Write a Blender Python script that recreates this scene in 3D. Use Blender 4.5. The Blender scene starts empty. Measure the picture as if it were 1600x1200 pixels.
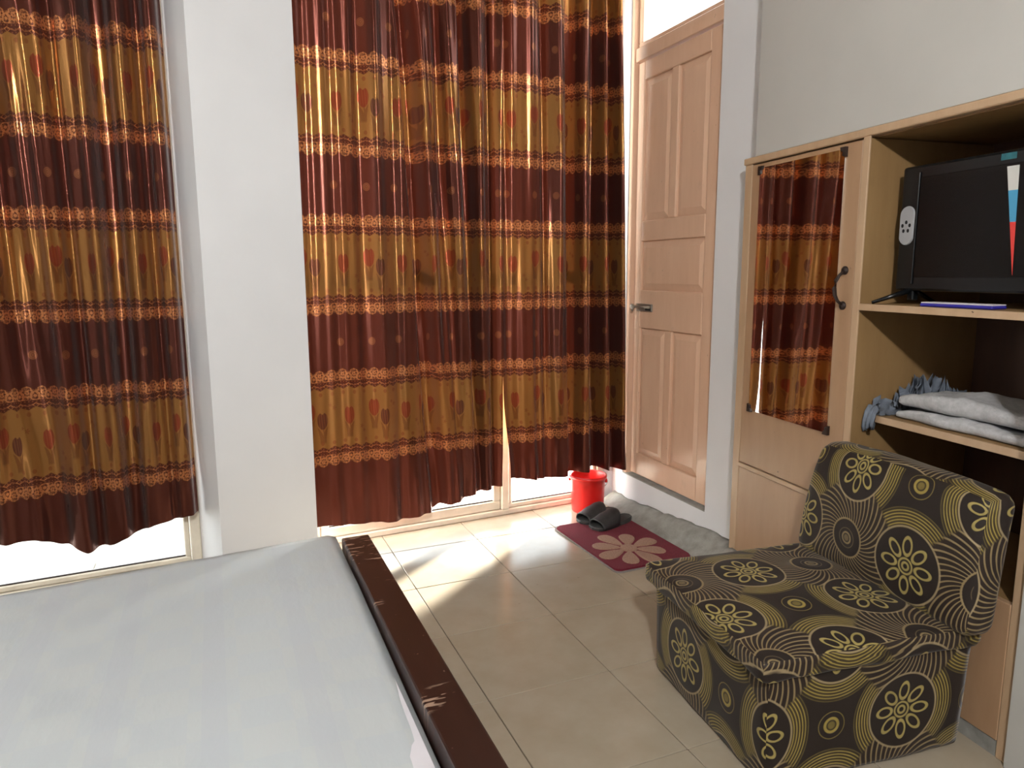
import bpy, bmesh, math, random
from mathutils import Vector, Matrix, noise
random.seed(7)
SC = bpy.context.scene
COL = SC.collection
PI = math.pi

# ------------------------------------------------------------------ camera
cam_d = bpy.data.cameras.new('camera')
cam = bpy.data.objects.new('camera', cam_d); COL.objects.link(cam)
cam_d.sensor_width = 36.0; cam_d.lens = 36.0 * 1109.1 / 1600.0
cam_d.clip_start = 0.02
r_ = (0.92241806, -0.38616711, -0.00446036)
u_ = (0.06401236, 0.14149292, 0.98786749)
f_ = (0.38085082, 0.91151232, -0.15523509)
cam.matrix_world = Matrix(((r_[0], u_[0], -f_[0], -0.66343504), (r_[1], u_[1], -f_[1], -2.1715533),
                           (r_[2], u_[2], -f_[2], 1.22536951), (0, 0, 0, 1)))
SC.camera = cam
# ------------------------------------------------------------------ world, sun, exposure
wd = bpy.data.worlds.new('sky'); SC.world = wd; wd.use_nodes = True
bg = wd.node_tree.nodes['Background']
bg.inputs[0].default_value = (0.90, 0.95, 1.0, 1); bg.inputs[1].default_value = 8.0
sun_d = bpy.data.lights.new('sun', 'SUN'); sun = bpy.data.objects.new('sun', sun_d); COL.objects.link(sun)
sun_d.energy = 120.0; sun_d.angle = math.radians(4.0); sun_d.color = (1.0, 0.95, 0.88)
sun.rotation_euler = Vector((-0.78, -0.62, -0.155)).to_track_quat('-Z', 'Y').to_euler()
sun.location = (4, 5, 3)
vs = SC.view_settings
vs.view_transform = 'Standard'; vs.look = 'None'; vs.gamma = 1.0; vs.use_curve_mapping = False
vs.exposure = -0.33
LAMP_POS = (-1.00, -3.22, 2.48); LAMP_W = 108.0

# ------------------------------------------------------------------ helpers
def lin(r, g, b):
    f = lambda c: (c/255/12.92 if c/255 <= 0.04045 else ((c/255+0.055)/1.055)**2.4)
    return (f(r), f(g), f(b), 1)

def link(o, parent=None):
    COL.objects.link(o)
    if parent: o.parent = parent
    return o

def thing(name, label, cat, loc=(0, 0, 0), rz=0, group=None):
    o = bpy.data.objects.new(name, None); link(o)
    o.location = loc; o.rotation_euler = (0, 0, rz); o.empty_display_size = 0.05
    o['label'] = label; o['category'] = cat
    if group: o['group'] = group
    return o

def tag(o, label, cat, group=None):
    o['label'] = label; o['category'] = cat
    if group: o['group'] = group
    return o

def obj(name, bm, mat, parent=None, smooth=False, label=None):
    me = bpy.data.meshes.new(name); bm.normal_update(); bm.to_mesh(me); bm.free()
    me.materials.append(mat)
    if smooth:
        for p in me.polygons: p.use_smooth = True
    o = bpy.data.objects.new(name, me); link(o, parent)
    if label: o['label'] = label
    return o

def struct(o, label=None):
    o['kind'] = 'structure'
    if label: o['label'] = label
    return o

def sempty(name, loc=(0, 0, 0), rz=0, label=None):
    o = bpy.data.objects.new(name, None); link(o); o.location = loc; o.rotation_euler = (0, 0, rz)
    o['kind'] = 'structure'
    if label: o['label'] = label
    return o

def box(bm, x0, x1, y0, y1, z0, z1, bev=0.0, seg=1):
    vs_ = [bm.verts.new(p) for p in ((x0, y0, z0), (x1, y0, z0), (x1, y1, z0), (x0, y1, z0), (x0, y0, z1), (x1, y0, z1), (x1, y1, z1), (x0, y1, z1))]
    fs = [bm.faces.new([vs_[i] for i in q]) for q in ((3, 2, 1, 0), (4, 5, 6, 7), (0, 1, 5, 4), (1, 2, 6, 5), (2, 3, 7, 6), (3, 0, 4, 7))]
    if bev > 0:
        es = set(e for f in fs for e in f.edges)
        bmesh.ops.bevel(bm, geom=list(es), offset=bev, segments=seg, profile=0.5, affect='EDGES')

def bx(name, dims, mat, parent=None, bev=0.0, seg=1, label=None, smooth=False):
    bm = bmesh.new(); box(bm, *dims, bev=bev, seg=seg)
    return obj(name, bm, mat, parent, label=label, smooth=smooth)

def prism(bm, pts, z0, z1):
    """pts: list of (x,y) counter-clockwise"""
    lo = [bm.verts.new((x, y, z0)) for x, y in pts]; hi = [bm.verts.new((x, y, z1)) for x, y in pts]
    bm.faces.new(hi); bm.faces.new(lo[::-1])
    n = len(pts)
    for i in range(n): bm.faces.new((lo[i], lo[(i+1) % n], hi[(i+1) % n], hi[i]))

def lathe(bm, prof, n=32, cx=0, cy=0, close=False):
    rings = []
    for r, z in prof:
        rings.append([bm.verts.new((cx+r*math.cos(2*PI*k/n), cy+r*math.sin(2*PI*k/n), z)) for k in range(n)])
    for a, b in zip(rings, rings[1:]):
        for k in range(n): bm.faces.new((a[k], a[(k+1) % n], b[(k+1) % n], b[k]))
    if close:
        bm.faces.new(rings[0][::-1]); bm.faces.new(rings[-1])
    return rings

def tube(bm, pts, r, n=8, caps=True):
    pts = [Vector(p) for p in pts]; rings = []
    up = Vector((0, 0, 1))
    for i, p in enumerate(pts):
        d = (pts[min(i+1, len(pts)-1)] - pts[max(i-1, 0)]).normalized()
        a = d.cross(up)
        if a.length < 1e-3: a = d.cross(Vector((1, 0, 0)))
        a.normalize(); b = a.cross(d)
        rr = r[i] if isinstance(r, (list, tuple)) else r
        rings.append([bm.verts.new(p + a*rr*math.cos(2*PI*k/n) + b*rr*math.sin(2*PI*k/n)) for k in range(n)])
    for A_, B_ in zip(rings, rings[1:]):
        for k in range(n): bm.faces.new((A_[k], A_[(k+1) % n], B_[(k+1) % n], B_[k]))
    if caps:
        bm.faces.new(rings[0][::-1]); bm.faces.new(rings[-1])

def smoothstep(a, b, x):
    t = max(0.0, min(1.0, (x-a)/(b-a))); return t*t*(3-2*t)

def lerp_list(tab, x):
    if x <= tab[0][0]: return tab[0][1]
    for (a, va), (b, vb) in zip(tab, tab[1:]):
        if x <= b:
            t = (x-a)/(b-a); t = t*t*(3-2*t); return va+(vb-va)*t
    return tab[-1][1]

def roundbox(sx, sy, sz, r, n=14, deform=None, uvoff=(0, 0), org=(0, 0, 0)):
    """soft box with metric uv, origin at the centre of its base; deform(v, face_axis)->v"""
    bm = bmesh.new(); uv = bm.loops.layers.uv.new('uv')
    hx, hy, hz = sx/2, sy/2, sz/2
    vmap = {}
    def V(p):
        k = tuple(round(c, 5) for c in p)
        if k not in vmap:
            q = Vector(p)
            c = Vector((max(-hx+r, min(hx-r, q.x)), max(-hy+r, min(hy-r, q.y)), max(-hz+r, min(hz-r, q.z))))
            d = q - c
            if d.length > 1e-6: q = c + d.normalized()*r
            q.z += hz
            if deform: q = deform(q)
            vmap[k] = bm.verts.new(q + Vector(org))
        return vmap[k]
    def lerp(h, i):
        # denser near the ends
        t = i/n; t = t + 0.0
        return -h + 2*h*t
    dims = (hx, hy, hz)
    for ax in range(3):
        a, b = [(1, 2), (0, 2), (0, 1)][ax]
        for sgn in (-1, 1):
            for i in range(n):
                for j in range(n):
                    cs = []
                    for (ii, jj) in ((i, j), (i+1, j), (i+1, j+1), (i, j+1)):
                        p = [0, 0, 0]; p[ax] = sgn*dims[ax]; p[a] = lerp(dims[a], ii); p[b] = lerp(dims[b], jj)
                        cs.append(tuple(p))
                    flip = (sgn < 0) if ax != 1 else (sgn > 0)
                    if flip: cs = cs[::-1]
                    f = bm.faces.new([V(c) for c in cs])
                    for l, c in zip(f.loops, cs):
                        if ax == 2: w = (c[0], c[1])
                        elif ax == 0: w = (c[2]*-1 if sgn > 0 else c[2], c[1]) if False else (c[1], c[2])
                        else: w = (c[0], c[2])
                        l[uv].uv = (w[0]+uvoff[0]+0.37*ax*0, w[1]+uvoff[1])
    return bm

# ------------------------------------------------------------------ shader expression builder
class S:
    nt = None
    def __init__(self, sock): self.s = sock
    def __add__(a, b): return M('ADD', a, b)
    __radd__ = __add__
    def __sub__(a, b): return M('SUBTRACT', a, b)
    def __rsub__(a, b): return M('SUBTRACT', b, a)
    def __mul__(a, b): return M('MULTIPLY', a, b)
    __rmul__ = __mul__
    def __truediv__(a, b): return M('DIVIDE', a, b)
    def __rtruediv__(a, b): return M('DIVIDE', b, a)
    def __neg__(a): return M('MULTIPLY', a, -1.0)
    def __lt__(a, b): return M('LESS_THAN', a, b)
    def __gt__(a, b): return M('GREATER_THAN', a, b)
def M(op, *args, clamp=False):
    n = S.nt.nodes.new('ShaderNodeMath'); n.operation = op; n.use_clamp = clamp
    for i, a in enumerate(args):
        if isinstance(a, S): S.nt.links.new(a.s, n.inputs[i])
        else: n.inputs[i].default_value = float(a)
    return S(n.outputs[0])
def sin(a): return M('SINE', a)
def cos(a): return M('COSINE', a)
def absx(a): return M('ABSOLUTE', a)
def sqrt(a): return M('SQRT', a)
def mn(a, b): return M('MINIMUM', a, b)
def mx(a, b): return M('MAXIMUM', a, b)
def rnd(a): return M('ROUND', a)
def floorx(a): return M('FLOOR', a)
def clamp01(a): return M('ADD', a, 0.0, clamp=True)
def wrap(a, p): return a - rnd(a/p)*p               # centred repeat
def step(e0, e1, x): return clamp01((x-e0)/(e1-e0))  # soft step
def length(a, b): return sqrt(a*a+b*b)
def ss(x, w): return clamp01(0.5 - x/w)              # 1 inside (x<0), soft over width w

def uvmap():
    n = S.nt.nodes.new('ShaderNodeUVMap'); n.uv_map = 'uv'
    x = S.nt.nodes.new('ShaderNodeSeparateXYZ'); S.nt.links.new(n.outputs[0], x.inputs[0])
    return S(x.outputs[0]), S(x.outputs[1])
def objco():
    n = S.nt.nodes.new('ShaderNodeTexCoord')
    x = S.nt.nodes.new('ShaderNodeSeparateXYZ'); S.nt.links.new(n.outputs['Object'], x.inputs[0])
    return S(x.outputs[0]), S(x.outputs[1]), S(x.outputs[2]), n.outputs['Object']
def comb(x, y, z=0.0):
    n = S.nt.nodes.new('ShaderNodeCombineXYZ')
    for i, a in enumerate((x, y, z)):
        if isinstance(a, S): S.nt.links.new(a.s, n.inputs[i])
        else: n.inputs[i].default_value = a
    return n.outputs[0]
def noi(vec, scale, detail=3.0, rough=0.55):
    n = S.nt.nodes.new('ShaderNodeTexNoise'); n.inputs['Scale'].default_value = scale
    n.inputs['Detail'].default_value = detail; n.inputs['Roughness'].default_value = rough
    if vec is not None: S.nt.links.new(vec, n.inputs['Vector'])
    return S(n.outputs[0])
def vor(vec, scale):
    n = S.nt.nodes.new('ShaderNodeTexVoronoi'); n.inputs['Scale'].default_value = scale
    S.nt.links.new(vec, n.inputs['Vector']); return S(n.outputs[0])
def mixc(f, a, b):
    n = S.nt.nodes.new('ShaderNodeMix'); n.data_type = 'RGBA'
    S.nt.links.new(f.s, n.inputs[0]) if isinstance(f, S) else setattr(n.inputs[0], 'default_value', f)
    for k, c in ((6, a), (7, b)):
        if isinstance(c, tuple): n.inputs[k].default_value = c
        else: S.nt.links.new(c, n.inputs[k])
    return n.outputs[2]

def mat(name, color=None, rough=0.6, metal=0.0, spec=0.5):
    m = bpy.data.materials.new(name); m.use_nodes = True; S.nt = m.node_tree
    b = m.node_tree.nodes['Principled BSDF']
    if color: b.inputs['Base Color'].default_value = color
    b.inputs['Roughness'].default_value = rough; b.inputs['Metallic'].default_value = metal
    b.inputs['Specular IOR Level'].default_value = spec
    return m, b
def setc(b, sock): S.nt.links.new(sock, b.inputs['Base Color'])
def bump(b, h, strength=0.3, dist=0.01):
    n = S.nt.nodes.new('ShaderNodeBump'); n.inputs['Strength'].default_value = strength; n.inputs['Distance'].default_value = dist
    S.nt.links.new(h.s, n.inputs['Height']); S.nt.links.new(n.outputs[0], b.inputs['Normal'])

def simple(name, col, rough=0.6, var=0.06, scale=12.0, metal=0.0, bmp=0.0, spec=0.5, dark=None):
    """plain colour with gentle mottling"""
    m, b = mat(name, None, rough, metal, spec)
    x, y, z, v = objco()
    n = noi(v, scale, 4)
    c2 = dark if dark else tuple(c*(1-var*2.2) for c in col[:3]) + (1,)
    setc(b, mixc(step(0.35, 0.75, n), col, c2))
    if bmp: bump(b, noi(v, scale*6, 3), bmp, 0.004)
    return m

# ------------------------------------------------------------------ materials
M_wall = simple('wall_paint', lin(217, 217, 219), 0.55, 0.025, 3.0, bmp=0.05)
M_wallR = simple('wall_paint_grey', lin(187, 185, 180), 0.5, 0.03, 3.0, bmp=0.05)
M_ceil = simple('ceiling_paint', lin(225, 223, 216), 0.8, 0.02, 3.0)
M_conc = simple('concrete', lin(150, 148, 142), 0.9, 0.16, 22.0, bmp=0.5)
M_winframe = simple('window_paint', lin(226, 217, 200), 0.4, 0.08, 14.0)
M_grout = simple('grout', lin(92, 78, 62), 0.9, 0.1, 30)
M_bal = simple('balcony_paving', lin(205, 200, 190), 0.8, 0.05, 5)

def m_tile():
    m, b = mat('floor_tile', None, 0.16, 0, 0.5)
    x, y, z, v = objco()
    oi = S.nt.nodes.new('ShaderNodeObjectInfo')
    vv = S.nt.nodes.new('ShaderNodeVectorMath'); vv.operation = 'ADD'
    S.nt.links.new(v, vv.inputs[0]); S.nt.links.new(oi.outputs['Location'], vv.inputs[1])
    n = noi(vv.outputs[0], 7.0, 5, 0.6); n2 = noi(vv.outputs[0], 70.0, 2)
    c = mixc(step(0.3, 0.75, n), lin(168, 157, 140), lin(157, 144, 125))
    speck = M('GREATER_THAN', noi(vv.outputs[0], 26.0, 1), 0.79)
    c = mixc(speck*0.25, c, lin(120, 98, 74))
    setc(b, c)
    S.nt.links.new((0.14 + n2*0.12).s, b.inputs['Roughness'])
    bump(b, n, 0.03, 0.004)
    return m
M_tile = m_tile()

def m_wood_paint(name, c1, c2, rough=0.32, chips=0.0):
    m, b = mat(name, None, rough, 0, 0.5)
    x, y, z, v = objco()
    st = comb(x*9.0, y*9.0, z*1.6)
    n = noi(st, 2.2, 5, 0.6)
    c = mixc(step(0.3, 0.75, n), c1, c2)
    g = noi(v, 9.0, 5, 0.7)
    c = mixc(step(0.62, 0.78, g)*0.35, c, tuple(k*0.62 for k in c1[:3])+(1,))
    if chips:
        ch = step(0.69, 0.71, noi(v, 38.0, 3, 0.6))*step(0.52, 0.6, noi(v, 5.0, 2))
        c = mixc(ch*chips, c, lin(74, 54, 38))
    setc(b, c)
    bump(b, noi(v, 60, 3), 0.06, 0.003)
    return m
M_door = m_wood_paint('door_paint', lin(216, 180, 153), lin(208, 170, 143), 0.28, 0.3)
M_ward = m_wood_paint('wardrobe_paint', lin(170, 137, 107), lin(160, 126, 96), 0.36, 0.8)
M_wardrim = m_wood_paint('wardrobe_trim_paint', lin(188, 159, 129), lin(177, 147, 116), 0.36, 0.9)
M_wardin = m_wood_paint('plywood_lining', lin(146, 116, 76), lin(132, 102, 65), 0.55, 0.25)
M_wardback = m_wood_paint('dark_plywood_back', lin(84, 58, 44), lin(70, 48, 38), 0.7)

def m_bedwood():
    m, b = mat('dark_lacquer', None, 0.3, 0, 0.45)
    x, y, z, v = objco()
    n = noi(comb(x*20, y*1.5, z*20), 2.0, 4)
    c = mixc(n, lin(54, 31, 24), lin(42, 24, 19))
    # scuffs: short scratches across the rail and specks
    s1 = step(0.60, 0.62, noi(comb(x*14.0, y*75.0, z*10), 1.0, 2, 0.5))*step(0.5, 0.56, noi(comb(x*4, y*5.0+3.0, z), 1.0, 1))
    s2 = step(0.69, 0.71, noi(v, 55.0, 2))*step(0.5, 0.6, noi(v, 6, 1))
    c = mixc(clamp01(s1+s2)*0.75, c, lin(170, 142, 122))
    setc(b, c); bump(b, s1, -0.2, 0.002)
    return m
M_bed = m_bedwood()
M_bedside = simple('worn_brown_edge', lin(112, 84, 70), 0.55, 0.2, 18)

def m_sheet():
    m, b = mat('satin_sheet', None, 0.42, 0, 0.4)
    x, y, z, v = objco()
    p = 0.19
    a = (sin(x*(2*PI/p)) > 0.0); c_ = (sin(y*(2*PI/p)) > 0.0)
    ck = absx(a-c_)
    st = (sin(x*(2*PI/p)) > 0.72)
    c = mixc(ck, lin(182, 188, 192), lin(185, 190, 192))
    c = mixc(st*0.5, c, lin(179, 184, 191))
    setc(b, c)
    S.nt.links.new((0.36+ck*0.1).s, b.inputs['Roughness'])
    w = noi(comb(x*5, y*2.0, 0), 3.0, 4, 0.55)
    bump(b, w, 0.12, 0.02)
    b.inputs['Sheen Weight'].default_value = 0.1
    return m
M_sheet = m_sheet()

def m_curtain():
    m, b = mat('tulip_satin', None, 0.30, 0.7, 0.5)
    s, z = uvmap()
    P = 0.648; z0 = 0.935
    f = wrap(z - z0, P); a = absx(f)
    g = wrap(z - (z0 + P/2), P)
    w = 0.056
    sc = absx(cos(s*(PI/w)))
    inner = 0.128 - sc*0.014               # brown / lace border (scalloped)
    zz = absx(wrap(s, w))*(2/w)             # 0..1 zigzag
    outer = 0.190 + (1-zz)*0.012
    lace = ss(inner - a, 0.003)*ss(a - outer, 0.003)*(z > 0.34)
    gold = ss(outer - a, 0.003)*(z > 0.34)
    # lace drawing: rings and scrolls
    lx = wrap(s, w); ly = a - 0.142
    r1 = length(lx, ly)
    thL = M('ARCTAN2', ly, absx(lx))
    rings = step(-0.1, 0.5, sin(r1*400.0 + thL*2.0 + 0.9*sin(thL*7.0)))*ss(r1 - 0.026, 0.004)
    lx2 = wrap(s + w/2, w); r2 = length(lx2, a - 0.150)
    rings2 = step(0.0, 0.5, sin(r2*480.0))*ss(r2 - 0.019, 0.003)
    net = step(0.1, 0.6, sin(s*(2*PI/0.014)))*step(0.0, 0.5, sin(a*(2*PI/0.012)))
    zone1 = ss(a - 0.166, 0.002)
    scroll = step(0.45, 0.6, noi(comb(lx*1.0, a, 0.0), 150.0, 2, 0.5))
    thr = clamp01(mx(rings, rings2)*0.8 + scroll*0.5)*zone1
    dia = absx(lx2)*1.0 + absx(a - 0.184)*1.3
    zig = ss(absx(a - (0.178+(1-zz)*0.010)) - 0.0025, 0.002)
    thr = clamp01(thr + (1-zone1)*(ss(absx(dia-0.011)-0.002, 0.002)*0.55 + net*0.25 + zig*0.3))
    # tulips
    T = 0.33
    def tulip(cs, cg, rx, ry):
        dx = wrap(s - cs, T); dz = g - cg
        body = ss(length(dx/rx, dz/ry) - 1.0, 0.10)
        notch = absx(wrap(dx, rx*0.8))*1.1
        top = ss(dz - (ry*0.62 + notch*0.7), 0.003)
        stem = ss(absx(dx - dz*dz*1.5) - 0.0026, 0.002)*ss(dz + ry*0.8, 0.004)*ss(-0.088 - dz, 0.01)
        qx = absx(dx) - (0.006 + (dz+0.09)*(dz+0.09)*5.0)
        leaf = ss(absx(qx) - 0.0085*step(-0.02, -0.06, dz), 0.003)*ss(dz + ry*0.75, 0.01)*ss(-0.10 - dz, 0.01)
        streak = step(-0.2, 0.9, sin(dx*520.0 + dz*40.0))
        return body*top, clamp01(stem+leaf), streak
    t1 = tulip(0.0, 0.036, 0.027, 0.042); t2 = tulip(0.060, -0.004, 0.025, 0.040); t3 = tulip(0.195, 0.010, 0.025, 0.043)
    tA = mx(t1[0], t3[0]); tB = t2[0]; stems = mx(mx(t1[1], t2[1]), t3[1])
    def blossom(cs, cg, r):
        dx = wrap(s - cs, T); dz = g - cg; rr = length(dx, dz)
        th = M('ARCTAN2', dz, dx)
        return ss(rr - r*(0.72+0.28*cos(th*5.0)), 0.002)
    bl = mx(mx(blossom(0.118, 0.045, 0.011), blossom(0.10, 0.058, 0.009)), mx(blossom(0.255, -0.045, 0.011), blossom(0.27, -0.065, 0.010)))
    ex = wrap(s, w); eb = ss(length(ex, a - 0.218) - 0.0085, 0.002)
    small = clamp01(bl + eb)
    # dots
    dot_r = length(wrap(s, 0.165), f)
    dots = ss(dot_r - 0.0165, 0.003)*(z > 0.42)
    dpat = 0.55 + 0.45*step(0.0, 0.5, sin(dot_r*900.0))
    brown = lin(84, 39, 28); goldc = lin(146, 100, 50)
    c = mixc(gold, brown, goldc)
    c = mixc(stems*gold*0.75, c, lin(112, 66, 32))
    c = mixc(tA*gold*(0.72+0.25*t1[2]), c, lin(128, 44, 26))
    c = mixc(tB*gold*(0.72+0.25*t2[2]), c, lin(84, 40, 32))
    c = mixc(small*gold*0.7, c, lin(128, 66, 34))
    c = mixc(lace*0.55, c, lin(84, 38, 24))
    c = mixc(lace*thr, c, lin(192, 124, 76))
    c = mixc(dots*dpat*0.7, c, lin(158, 98, 62))
    setc(b, c)
    weave = noi(comb(s*1.0, z*0.25, 0), 900.0, 1)
    S.nt.links.new((0.23 - lace*thr*0.03 + weave*0.05).s, b.inputs['Roughness'])
    b.inputs['Anisotropic'].default_value = 0.8
    tg = S.nt.nodes.new('ShaderNodeTangent'); tg.direction_type = 'UV_MAP'; tg.uv_map = 'uv'
    S.nt.links.new(tg.outputs[0], b.inputs['Tangent']); b.inputs['Anisotropic Rotation'].default_value = 0.25
    b.inputs['Sheen Weight'].default_value = 0.12
    wr = noi(comb(s*3.0, z*1.6, 0), 5.0, 3, 0.5)
    bump(b, wr, 0.10, 0.01)
    tr = S.nt.nodes.new('ShaderNodeBsdfTranslucent')
    tc = mixc(0.35, c, lin(150, 50, 20)); S.nt.links.new(tc, tr.inputs[0])
    mx_ = S.nt.nodes.new('ShaderNodeMixShader'); mx_.inputs[0].default_value = 0.011
    S.nt.links.new(b.outputs[0], mx_.inputs[1]); S.nt.links.new(tr.outputs[0], mx_.inputs[2])
    S.nt.links.new(mx_.outputs[0], S.nt.nodes['Material Output'].inputs[0])
    return m
M_curt = m_curtain()

def m_sofa():
    m, b = mat('swirl_medallion_fabric', None, 0.62, 0, 0.35)
    x, y = uvmap()
    d = 0.215
    # warp the print a little, as stretched upholstery
    i = x/d; j = y/d
    # medallions M: (i+j) odd ; S (sunburst): both odd ; R (ring): both even
    def cell(oi, oj):   # distance and angle to nearest lattice point of step 2 offset (oi,oj)
        dx = wrap(i - oi, 2.0); dy = wrap(j - oj, 2.0)
        return dx, dy, length(dx, dy)
    m1 = cell(1, 0); m2 = cell(0, 1); sb = cell(1, 1); rg = cell(0, 0)
    near1 = (m1[2] < m2[2])
    mxx = m2[0] + (m1[0]-m2[0])*near1; myy = m2[1] + (m1[1]-m2[1])*near1; rM = mn(m1[2], m2[2])
    thM = M('ARCTAN2', myy, mxx); thS = M('ARCTAN2', sb[1], sb[0]); thR = M('ARCTAN2', rg[1], rg[0])
    RM = 0.47
    inM = ss(rM - RM, 0.02)
    rimM = ss(absx(rM - RM) - 0.012, 0.012)
    # flower of eight petals (outlined)
    pet = absx(wrap(thM, PI/4))
    ex = rM*cos(pet) - 0.245; ey = rM*sin(pet)
    e1 = length(ex/0.125, ey/0.072)
    petal = ss(absx(e1 - 0.84) - 0.17, 0.10)
    core = clamp01(ss(absx(rM - 0.095) - 0.012, 0.012) + ss(absx(rM - 0.045) - 0.014, 0.012))
    # sunburst around S
    rS = sb[2]
    spir = thS*42.0 + rS*52.0
    ln = step(0.35, 0.85, sin(spir))
    inS = ss(0.26 - rS, 0.03)
    ringS = clamp01(ss(absx(rS - 0.265) - 0.012, 0.012) + ss(absx(rS - 0.075) - 0.012, 0.012) + ss(rS - 0.045, 0.02)*0.6 + ss(absx(rS - 0.135) - 0.006, 0.008)*0.4)
    # strands hugging the medallions on the ring side
    swirl = rg[2] - 0.10*sin(thR*4.0)
    nearR = ss(rg[2] - rS + 0.10, 0.10)
    bundle = (0.10+0.90*step(0.0, 0.7, sin(rM*165.0)))*ss(rM - 0.68, 0.06)
    star = ss(0.64 - rM, 0.04)
    rr = rg[2]
    ringR = clamp01(ss(absx(rr - 0.085) - 0.018, 0.012) + ss(rr - 0.05, 0.02)*0.5 + ss(absx(rr - 0.17) - 0.006, 0.008)*0.5)
    # compose line strength
    outM = 1 - inM
    spiral_field = outM*(1-nearR)*(ln*inS + ringS)
    bun_field = outM*nearR*(bundle*1.0 + star*ringR)
    lineM = inM*clamp01(petal + core)
    wobble = 0.7+0.5*noi(comb(x, y, 0), 40.0, 2)
    dk = mixc(noi(comb(x, y, 0), 300.0, 1), lin(44, 31, 24), lin(33, 23, 18))
    disc = clamp01(inM + ss(rS-0.25, 0.02) + nearR*outM*star)
    dk = mixc(disc*0.6, dk, lin(27, 19, 16))
    c = mixc(clamp01(spiral_field*wobble), dk, lin(132, 114, 80))
    c = mixc(clamp01(bun_field*wobble), c, lin(150, 132, 66))
    c = mixc(clamp01(lineM*wobble), c, lin(156, 140, 82))
    c = mixc(rimM*0.75, c, lin(160, 142, 108))
    setc(b, c)
    L = clamp01(spiral_field + bun_field + lineM)
    bump(b, L, 0.35, 0.003)
    b.inputs['Sheen Weight'].default_value = 0.12
    b.inputs['Sheen Roughness'].default_value = 0.4
    return m
M_sofa = m_sofa()

M_mirror, _b = mat('mirror_glass', (0.86, 0.86, 0.84, 1), 0.02, 1.0)
M_iron = simple('dark_iron', lin(52, 38, 32), 0.5, 0.2, 40, metal=0.3)
M_steel = simple('latch_steel', lin(168, 160, 150), 0.35, 0.1, 40, metal=0.7)
M_tv, _b = mat('tv_black_plastic', lin(15, 17, 19), 0.25, 0, 0.4)
M_screen, _b = mat('tv_screen', lin(12, 10, 10), 0.25, 0, 0.25)
M_grey = simple('grey_plastic', lin(150, 150, 152), 0.4, 0.04, 20)
M_hole, _b = mat('speaker_hole', lin(12, 12, 12), 0.9)
def m_wedge():
    m, b = mat('tricolour_wedge', None, 0.4)
    x, y, z, v = objco()
    c = mixc((z < 0.026), lin(205, 205, 200), lin(70, 150, 190))
    c = mixc((z < -0.052), c, lin(214, 60, 56))
    setc(b, c); return m
M_wedge = m_wedge()
M_teal = simple('teal_sticker', lin(40, 110, 120), 0.4, 0.2, 60)
M_red, _b = mat('red_plastic', lin(222, 34, 30), 0.3)
_b.inputs['Subsurface Weight'].default_value = 0.15; _b.inputs['Subsurface Radius'].default_value = (0.02, 0.004, 0.003)
M_rub = simple('black_rubber', lin(44, 44, 45), 0.55, 0.15, 60, bmp=0.3)
M_rub2 = simple('dark_grey_rubber', lin(60, 60, 59), 0.6, 0.1, 60)
M_blue, _b = mat('blue_plastic', lin(48, 44, 150), 0.35)
M_whitep = simple('paper_white', lin(214, 210, 216), 0.6, 0.03, 20)
M_towel = simple('towel_terry', lin(186, 186, 188), 0.95, 0.12, 60, bmp=0.5)
M_puff = simple('grey_lace_cloth', lin(112, 120, 132), 0.9, 0.15, 40)
def m_pile(name, c1, c2):
    m, b = mat(name, None, 0.95, 0, 0.2)
    x, y, z, v = objco()
    n = noi(v, 220.0, 3, 0.7)
    setc(b, mixc(step(0.3, 0.7, n), c1, c2)); bump(b, n, 0.9, 0.006)
    b.inputs['Sheen Weight'].default_value = 0.05
    return m
M_pile = m_pile('rug_pile_crimson', lin(128, 32, 52), lin(92, 20, 36))
M_pile2 = m_pile('rug_pile_beige', lin(172, 138, 118), lin(142, 108, 92))
M_rugedge = simple('rug_binding', lin(140, 130, 128), 0.8, 0.1, 60)
M_lampm, _b = mat('lamp_diffuser', (1, 1, 1, 1), 0.5)
_b.inputs['Emission Color'].default_value = (1, 0.93, 0.82, 1); _b.inputs['Emission Strength'].default_value = 6.0
M_white = simple('white_enamel', lin(235, 235, 230), 0.4, 0.02, 10)

def m_glass():
    m = bpy.data.materials.new('window_glass'); m.use_nodes = True; nt = m.node_tree; S.nt = nt
    nt.nodes.remove(nt.nodes['Principled BSDF'])
    t = nt.nodes.new('ShaderNodeBsdfTransparent'); t.inputs[0].default_value = (0.94, 0.96, 0.95, 1)
    g = nt.nodes.new('ShaderNodeBsdfGlossy'); g.inputs['Roughness'].default_value = 0.03
    mxs = nt.nodes.new('ShaderNodeMixShader')
    mxs.inputs[0].default_value = 0.05; nt.links.new(t.outputs[0], mxs.inputs[1]); nt.links.new(g.outputs[0], mxs.inputs[2])
    nt.links.new(mxs.outputs[0], nt.nodes['Material Output'].inputs[0])
    return m
M_glass = m_glass()

# ================================================================== STRUCTURE
TH = math.atan(0.068)                       # the window wall is not quite square to the tiles
WA = Matrix.Translation((0, 1.014, 0)) @ Matrix.Rotation(TH, 4, 'Z')   # local x along wall, -y into the room
def A2W(u, v, z=0): return WA @ Vector((u, -v, z))
ZC = 2.72
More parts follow.
